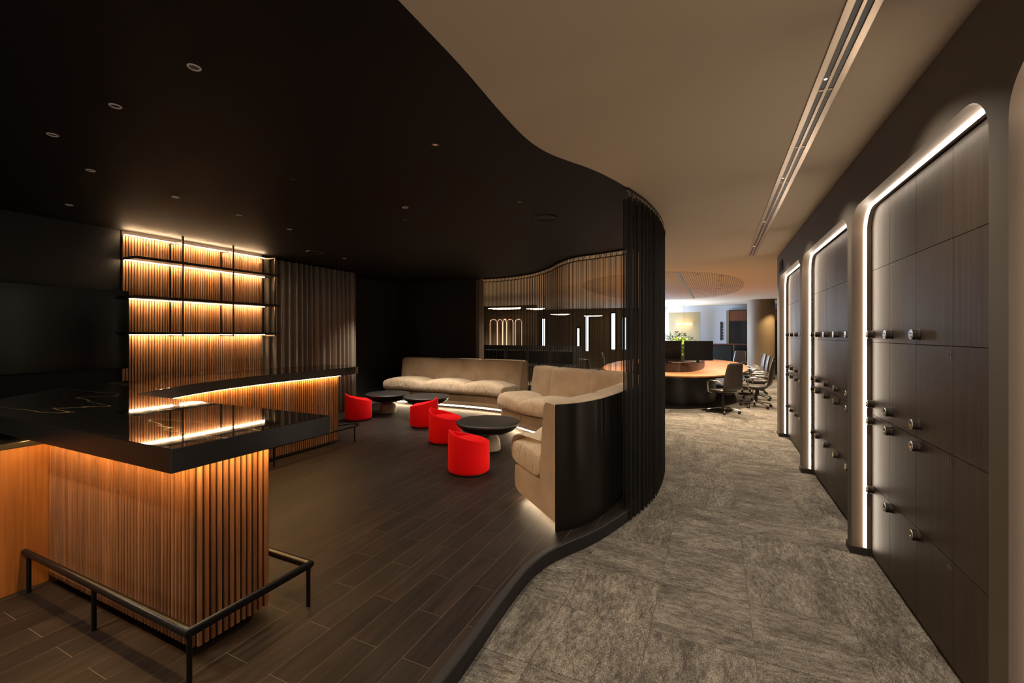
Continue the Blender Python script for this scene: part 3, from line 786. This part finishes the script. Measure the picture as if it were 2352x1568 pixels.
for i, (u, v2) in enumerate([(-.352+.0, 9.9), (0.1, 10.3), (.05, 11.2), (.12, 12.2), (.05, 13.2), (.3, 14.2), (-2.2, 13.2), (-1.6, 14.6), (-1.5, 15.5), (-1.1, 15.7)]):
    o = empty('raft_downlight', (u, v2, CEIL-0.004), 0, 'tiny dark downlight set in the perforated oval ceiling panel', 'downlight', 'downlights in the oval ceiling panel')
    obj('lens', hole, None, o)
for x, y, wt in [(-0.3, 10.2, 120), (0.35, 11.6, 130), (0.3, 13.8, 140), (-1.6, 11.0, 140), (-1.6, 14.5, 140), (1.6, 15.2, 140), (0.4, 8.9, 150), (-4.2, 10.2, 200), (-6.5, 12.0, 150), (-4.5, 16.5, 200), (-8.0, 17.5, 150)]:
    spot('office_beam', (x, y, CEIL-0.05), wt, 130, 0.9, (255, 232, 200), None, 0.04)  # beams away from the raft have no fixture, added to brighten the office
# column wash
spot('column_beam', (2.35, 17.2, CEIL-0.05), 60, 80, 0.5, (255, 222, 170), None, 0.04, (1.8, 17.9, 0.6))

# long oval desk
desk = empty('oval_desk', (-1.05, 13.2, 0), 0, 'long oval oak desk on dark drum bases in the office', 'desk')
DP = oval(0, 0, 1.80, 3.62, 72, 2.4)
MB().prism(DP, 0.715, 0.745).build('desktop', m_desk, desk, bevel=0.004)
MB().prism([(x*0.975, y*0.985) for x, y in DP], 0.675, 0.7145).build('apron', m_drum, desk)
for yy in (-1.9, 1.9): MB().prism([(x, y+yy) for x, y in oval(0.15, 0, 0.9, 0.85, 48, 2)], 0.0, 0.675).build('drum_base', m_drum, desk, smooth=40)
pl = empty('desk_planter', (-1.0, 12.6, 0.745), 0, 'dark walnut oval planter box standing along the middle of the desk', 'planter')
PP = oval(0, 0, 0.72, 2.1, 48, 2.6)
MB().prism(PP, 0.0, 0.22).build('box', m_planter, pl, bevel=0.006)
MB().prism([(x*0.5, y*0.85) for x, y in PP], 0.22, 0.30).build('trough', m_metalb, pl)
def leaf_plant(name, loc, rad, h, nl, mt, label, group=None):
    o = empty(name, loc, 0, label, 'plant', group); b = MB(); stems = MB()
    for k in range(nl):
        a = R.uniform(0, 2*PI); rr = rad*math.sqrt(R.random()); z = h*(0.15+0.85*R.random()*(1-0.5*(rr/rad)**2))
        c = Vector((rr*math.cos(a), rr*math.sin(a), z)); dv = Vector((math.cos(a+R.uniform(-1, 1)), math.sin(a+R.uniform(-1, 1)), R.uniform(-.4, .8))).normalized()
        sd_ = dv.cross(Vector((0, 0, 1))).normalized(); l = R.uniform(.05, .09); w_ = l*.32
        b.add([c, c+dv*l*.5+sd_*w_+Vector((0, 0, .008)), c+dv*l, c+dv*l*.5-sd_*w_+Vector((0, 0, .008))], [(0, 1, 2), (0, 2, 3)])
        if k % 12 == 0: stems.tube([(rr*.3*math.cos(a), rr*.3*math.sin(a), 0), tuple(c)], 0.003, 4)
    tag(b.build('foliage', mt, o), kind='stuff'); stems.build('stem', m_leaf2, o)
    return o
leaf_plant('desk_plant', (-0.78, 11.1, 1.046), 0.30, 0.50, 700, m_leaf, 'bright green bushy plant between the two desk monitors')
leaf_plant('desk_plant', (-0.95, 12.3, 1.046), 0.5, 0.62, 800, m_leaf2, 'dark green plants behind the bright plant on the desk')

def monitor(loc, rz, label, w_=0.64, h_=0.44, group='desk monitors', foot=True):
    o = empty('monitor', loc, rz, label, 'monitor', group)
    MB().box(-w_/2, w_/2, -0.018, 0.018, 0.05, 0.05+h_).build('housing', m_plastic, o, bevel=0.004)
    MB().box(-w_/2+.008, w_/2-.008, -0.0195, -0.0182, 0.065, 0.042+h_).build('screen_glass', m_screen, o)
    MB().box(-0.03, 0.03, 0.018, 0.05, 0.0, 0.30).build('stand', m_plastic, o)
    MB().box(-0.11, 0.11, -0.02, 0.14, 0.0, 0.012).build('foot', m_plastic, o)
    return o
monitor((-0.36, 10.62, 0.968), math.radians(24), 'black monitor to the right of the bright plant, turned to the corridor')
monitor((-1.02, 10.50, 0.968), math.radians(-8), 'black monitor partly hidden behind the chain curtain edge')

# office chairs
def chair_proto():
    t = empty('office_chair')
    # faces +y (sits looking to +y); backrest at -y
    def slab_shape(rows, name, m):
        b = MB(); n = len(rows); k = len(rows[0])
        vs = [p for r in rows for p in r]
        fs = [(i*k+q, i*k+(q+1) % k, (i+1)*k+(q+1) % k, (i+1)*k+q) for i in range(n-1) for q in range(k)]
        fs += [tuple(range(k-1, -1, -1)), tuple((n-1)*k+q for q in range(k))]
        return b.add(vs, fs).build(name, m, t, smooth=60, subsurf=1)
    rows = []
    for z, y, w_, th in [(0.47, -0.20, 0.20, .04), (0.49, -0.235, 0.235, .05), (0.58, -0.255, 0.25, .055), (0.72, -0.262, 0.235, .05), (0.86, -0.285, 0.215, .045), (0.98, -0.315, 0.20, .04), (1.02, -0.325, 0.192, .034), (1.035, -0.328, 0.17, .02)]:
        rows.append([(-w_, y-th*.3, z), (-w_*.9, y-th, z), (0, y-th*1.1, z), (w_*.9, y-th, z), (w_, y-th*.3, z), (w_*.85, y+th*.25, z), (0, y+th*.1, z), (-w_*.85, y+th*.25, z)])
    slab_shape(rows, 'backrest', m_leather)
    rows = []
    for z, sx, sy in [(0.415, .19, .19), (0.425, .235, .235), (0.455, .25, .25), (0.48, .245, .245), (0.49, .2, .2)]:
        rows.append([(sx*math.copysign(abs(math.cos(a))**.5, math.cos(a)), .02+sy*math.copysign(abs(math.sin(a))**.5, math.sin(a)), z-(.02 if math.sin(a) > .7 else 0)) for a in [2*PI*(i+.5)/12 for i in range(12)]])
    slab_shape(rows, 'seat', m_leather)
    for sx in (-1, 1):
        x = sx*.27
        MB().tube([(x*.75, 0.08, .41), (x, 0.10, .44), (x, 0.12, .64), (x, 0.05, .665), (x, -0.18, .66), (x*.95, -.24, .62)], .014, 8).build('armrest', m_chrome, t, smooth=50)
    MB().lathe([(0.0, 0.09), (0.028, 0.09), (0.028, 0.28), (0.02, 0.28), (0.02, 0.40), (0.0, 0.40)], 16).build('gas_column', m_plastic, t, smooth=40)
    MB().box(-.1, .1, -.16, .12, .385, .42).build('mechanism', m_plastic, t, bevel=.01)
    for k in range(5):
        a = 2*PI*k/5+0.3; c, s_ = math.cos(a), math.sin(a)
        MB().tube([(0.02*c, .02*s_, .115), (.17*c, .17*s_, .095), (.31*c, .31*s_, .07)], .02, 8, True, .012).build('leg', m_chrome, t, smooth=50)
        w_ = MB().lathe([(0, -.022), (.027, -.022), (.03, -.012), (.03, .012), (.027, .022), (0, .022)], 14).build('caster', m_plastic, t, smooth=40)
        w_.location = (.31*c, .31*s_, .031); w_.rotation_euler = (PI/2, 0, a)
    return t
CH = [((0.12, 9.93), 42, 'dark leather swivel chair seen from behind at the rounded end of the oval desk'),
      ((0.80, 11.0), 76, 'dark leather swivel chair pulled out farthest from the right side of the desk'),
      ((0.93, 12.3), 82, 'second dark leather chair along the column side of the desk'),
      ((0.96, 13.6), 92, 'third dark leather chair along the column side of the desk'),
      ((0.98, 14.9), 96, 'fourth dark leather chair along the column side of the desk'),
      ((0.6, 16.9), 150, 'dark leather chair at the far end of the oval desk'),
      ((-1.35, 9.25), 8, 'dark leather swivel chair half hidden by the chain curtain'),
      ((-2.6, 10.2), -40, 'dark leather chair seen through the chain curtain at the desk corner'),
      ((-2.9, 13.6), -84, 'dark leather chair behind the chain curtain on the window side of the desk')]
cp0 = chair_proto()
for i, ((x, y), rz, lab) in enumerate(CH):
    o = cp0 if i == 0 else copy_tree(cp0)
    o.location = (x, y, 0.003 if y < 9.9 else 0.0); o.rotation_euler = (0, 0, math.radians(rz)); tag(o, lab, 'chair', 'office swivel chairs')

# far wall fittings
op = tag(MB().box(-1.9, -0.62, 20.2, 20.35, 0.0, 2.56).build('partition_panel', m_olive, bevel=0.005), 'olive grey partition panel before the white far wall', 'partition')
lp = empty('wall_lamp', (-1.25, 20.1, 2.05), 0, 'glowing flat disc lamp in front of the olive partition panel', 'lamp')
MB().lathe([(0.0, 0.03), (0.32, 0.012), (0.33, 0.0), (0.0, 0.0)], 28).build('disc', e_warm, lp)
MB().tube([(0, 0, 0.03), (0, 0, CEIL-2.05)], 0.006, 6).build('cord', m_plastic, lp)
kc = empty('kitchen_unit', (1.35, 20.39, 0), 0, 'cherry wood cupboard wall with a dark glass niche behind the column', 'cabinet')
MB().box(-0.95, 2.6, 0.0, 0.6, 0.0, 2.62).build('carcass', m_frame, kc)
for k in range(4): MB().box(-0.85+.62*k, -0.85+.62*k+.61, -0.02, 0.0, 2.17, 2.58).build('door', m_cherry, kc)
MB().box(-0.85, 0.9, -0.01, 0.0, 1.27, 2.14).build('glass_niche', m_glassd, kc)
MB().box(-0.95, -0.87, -0.03, 0.0, 0.0, 2.62).build('side_panel', m_olive, kc)
ctb = empty('counter_table', (0.75, 19.7, 0), 0, 'high counter with a thin cherry top before the dark glass niche', 'table')
MB().box(-1.0, 0.85, -0.35, 0.35, 1.19, 1.23).build('top', m_cherry, ctb, bevel=.004)
MB().box(-1.0, -0.2, -0.3, 0.3, 0.0, 1.19).build('cupboard', m_frame, ctb)
for x in (-0.12, 0.78): MB().box(x-.02, x+.02, -.32, -.28, 0, 1.19).build('leg', m_alu, ctb)
nb = empty('notice_board', (0.22, 20.979, 1.75), 0, 'narrow dark notice strip edge-on against the white wall', 'sign')
MB().box(-0.06, 0.0, -0.02, 0.02, -0.4, 0.4).build('board', m_frame, nb)
for k in range(6): MB().box(-0.005, 0.05, -0.022, 0.022, -0.36+.13*k, -0.31+.13*k).build('note', m_frame, nb)
door1 = struct(empty('window_9', (3.0, 20.75, 0)))
MB().box(-0.5, 0.6, -0.02, 0.0, 0.05, 2.1).build('pane', e_win, door1)
MB().box(-0.58, -0.5, -0.06, 0.02, 0.0, 2.16).build('frame', m_frame, door1)

ow = struct(empty('window_8', (-2.28, 17.4, 0)))  # pane added out of sight behind the curtain, cool light for the white wall
struct(MB().box(-2.45, -2.30, 17.2, 20.995, 0, CEIL).build('fill_wall', m_white))  # wall added only to carry that pane
MB().box(0.0, 0.012, 0.0, 3.3, 0.4, 2.6).build('pane', e_dayfill, ow)
f = MB(); f.box(0, .04, -0.06, 0.0, .34, 2.66); f.box(0, .04, 3.3, 3.36, .34, 2.66); f.box(0, .04, 0, 3.3, 2.6, 2.66); f.box(0, .04, 1.62, 1.68, .4, 2.6); f.build('frame', m_frame, ow)
# window side seen through the chain curtain
def window(i, x0, x1, z0, z1, y=20.96):
    o = struct(empty('window_%d' % i, (x0, y, 0)))
    MB().box(0, x1-x0, -0.01, 0.0, z0, z1).build('pane', e_win, o)
    f = MB(); f.box(-0.05, 0, -0.05, 0.02, z0-.05, z1+.05); f.box(x1-x0, x1-x0+.05, -0.05, 0.02, z0-.05, z1+.05); f.box(-0.05, x1-x0+.05, -0.05, .02, z1, z1+.05)
    f.build('frame', m_frame, o)
for i, (x0, x1, z0, z1) in enumerate([(-8.05, -7.9, 0.9, 2.4), (-8.9, -8.75, 1.0, 2.0), (-5.78, -5.64, 0.8, 2.5), (-6.2, -6.1, 0.9, 1.9), (-4.52, -4.34, 0.9, 2.6), (-4.0, -3.78, 0.9, 2.4)]): window(i+1, x0, x1, z0, z1, 20.85)
struct(MB().box(-14, -2.3, 20.86, 20.995, 0, CEIL).build('wall_office_back', m_offdark))
struct(MB().box(-9.2, -5.62, 13.9, 14.05, 0, 2.62).build('wall_partition', m_offdark))
arcs = empty('arch_standins', (-6.72, 13.88, 0), 0, 'row of thin glowing arch outlines standing in for unclear shapes on the dark office partition', 'light', None)
for k, (x, w_) in enumerate([(-.66, .28), (-.36, .2), (-.14, .14), (.02, .24), (.34, .24)]):
    pts = [(x, -0.012, 0.8), (x, -0.012, 2.02)]+[(x+.12-.12*math.cos(a), -0.012, 2.02+.12*math.sin(a)) for a in [PI/8*i for i in range(1, 5)]]+[(x+w_-.12+.12*math.sin(a), -0.012, 2.02+.12*math.cos(a)) for a in [PI/8*i for i in range(0, 4)]]+[(x+w_, -0.012, 2.02), (x+w_, -0.012, 0.8)]
    MB().tube(pts, 0.006, 6).build('arch', e_arch, arcs)  # glowing tubes stand in for arches taken as reflections in glass
for gi, (x, y, L2, n2) in enumerate([(-6.0, 12.4, 1.1, 3), (-5.2, 13.0, .6, 3), (-5.75, 17.0, .8, 3), (-4.9, 19.0, .8, 3)]):
    o = empty('linear_pendant', (x, y, 2.42), 0.06, ('long thin triple bar pendant lamp above the glowing arches', 'short thin triple bar pendant lamp beside the glowing arches', 'thin triple bar pendant lamp between the window slits', 'thin triple bar pendant lamp near the tall dark door frame')[gi], 'lamp', 'linear pendant lamps')
    for k in range(n2): MB().box(-L2/2+.06*k, L2/2-.1*k, -.2+.2*k, -.18+.2*k, -.01, .01).build('light_bar', e_warm, o)
    for sx in (-.4, .4): MB().tube([(sx*L2, 0, 0), (sx*L2, 0, CEIL-2.42)], .004, 5).build('cord', m_plastic, o)
    MB().box(-L2*.45, L2*.45, -.21, .25, .011, .02).build('tray', m_frame, o)
# second desk bench with monitors, dark silhouettes behind the curtain
bench = empty('desk_bench', (-5.6, 11.7, 0), 0, 'long dark desk bench behind the chain curtain', 'desk')
MB().box(-2.0, 2.2, -0.8, 0.8, .71, .745).build('desktop', m_drum, bench)
for x in (-1.9, 0.1, 2.1): MB().box(x-.04, x+.04, -.75, .75, 0, .71).build('leg', m_drum, bench)
tag(MB().box(-7.6, -3.4, 11.78, 11.82, .7455, 1.28).build('desk_divider', m_plastic), 'dark upright privacy panel along the desk bench behind the curtain', 'divider')
for k in range(6):
    monitor((-7.2+.68*k, 11.3, .745), math.radians(R.uniform(-8, 8)), 'dark monitor in the row on the desk bench behind the curtain', .6, .36, 'bench monitors')
dfm = struct(empty('door_1', (-3.0, 16.0, 0)))
f = MB(); f.box(-.06, 0, -.06, .06, 0, 2.45); f.box(.9, .96, -.06, .06, 0, 2.45); f.box(-.06, .96, -.06, .06, 2.45, 2.52); f.build('frame', m_frame, dfm)
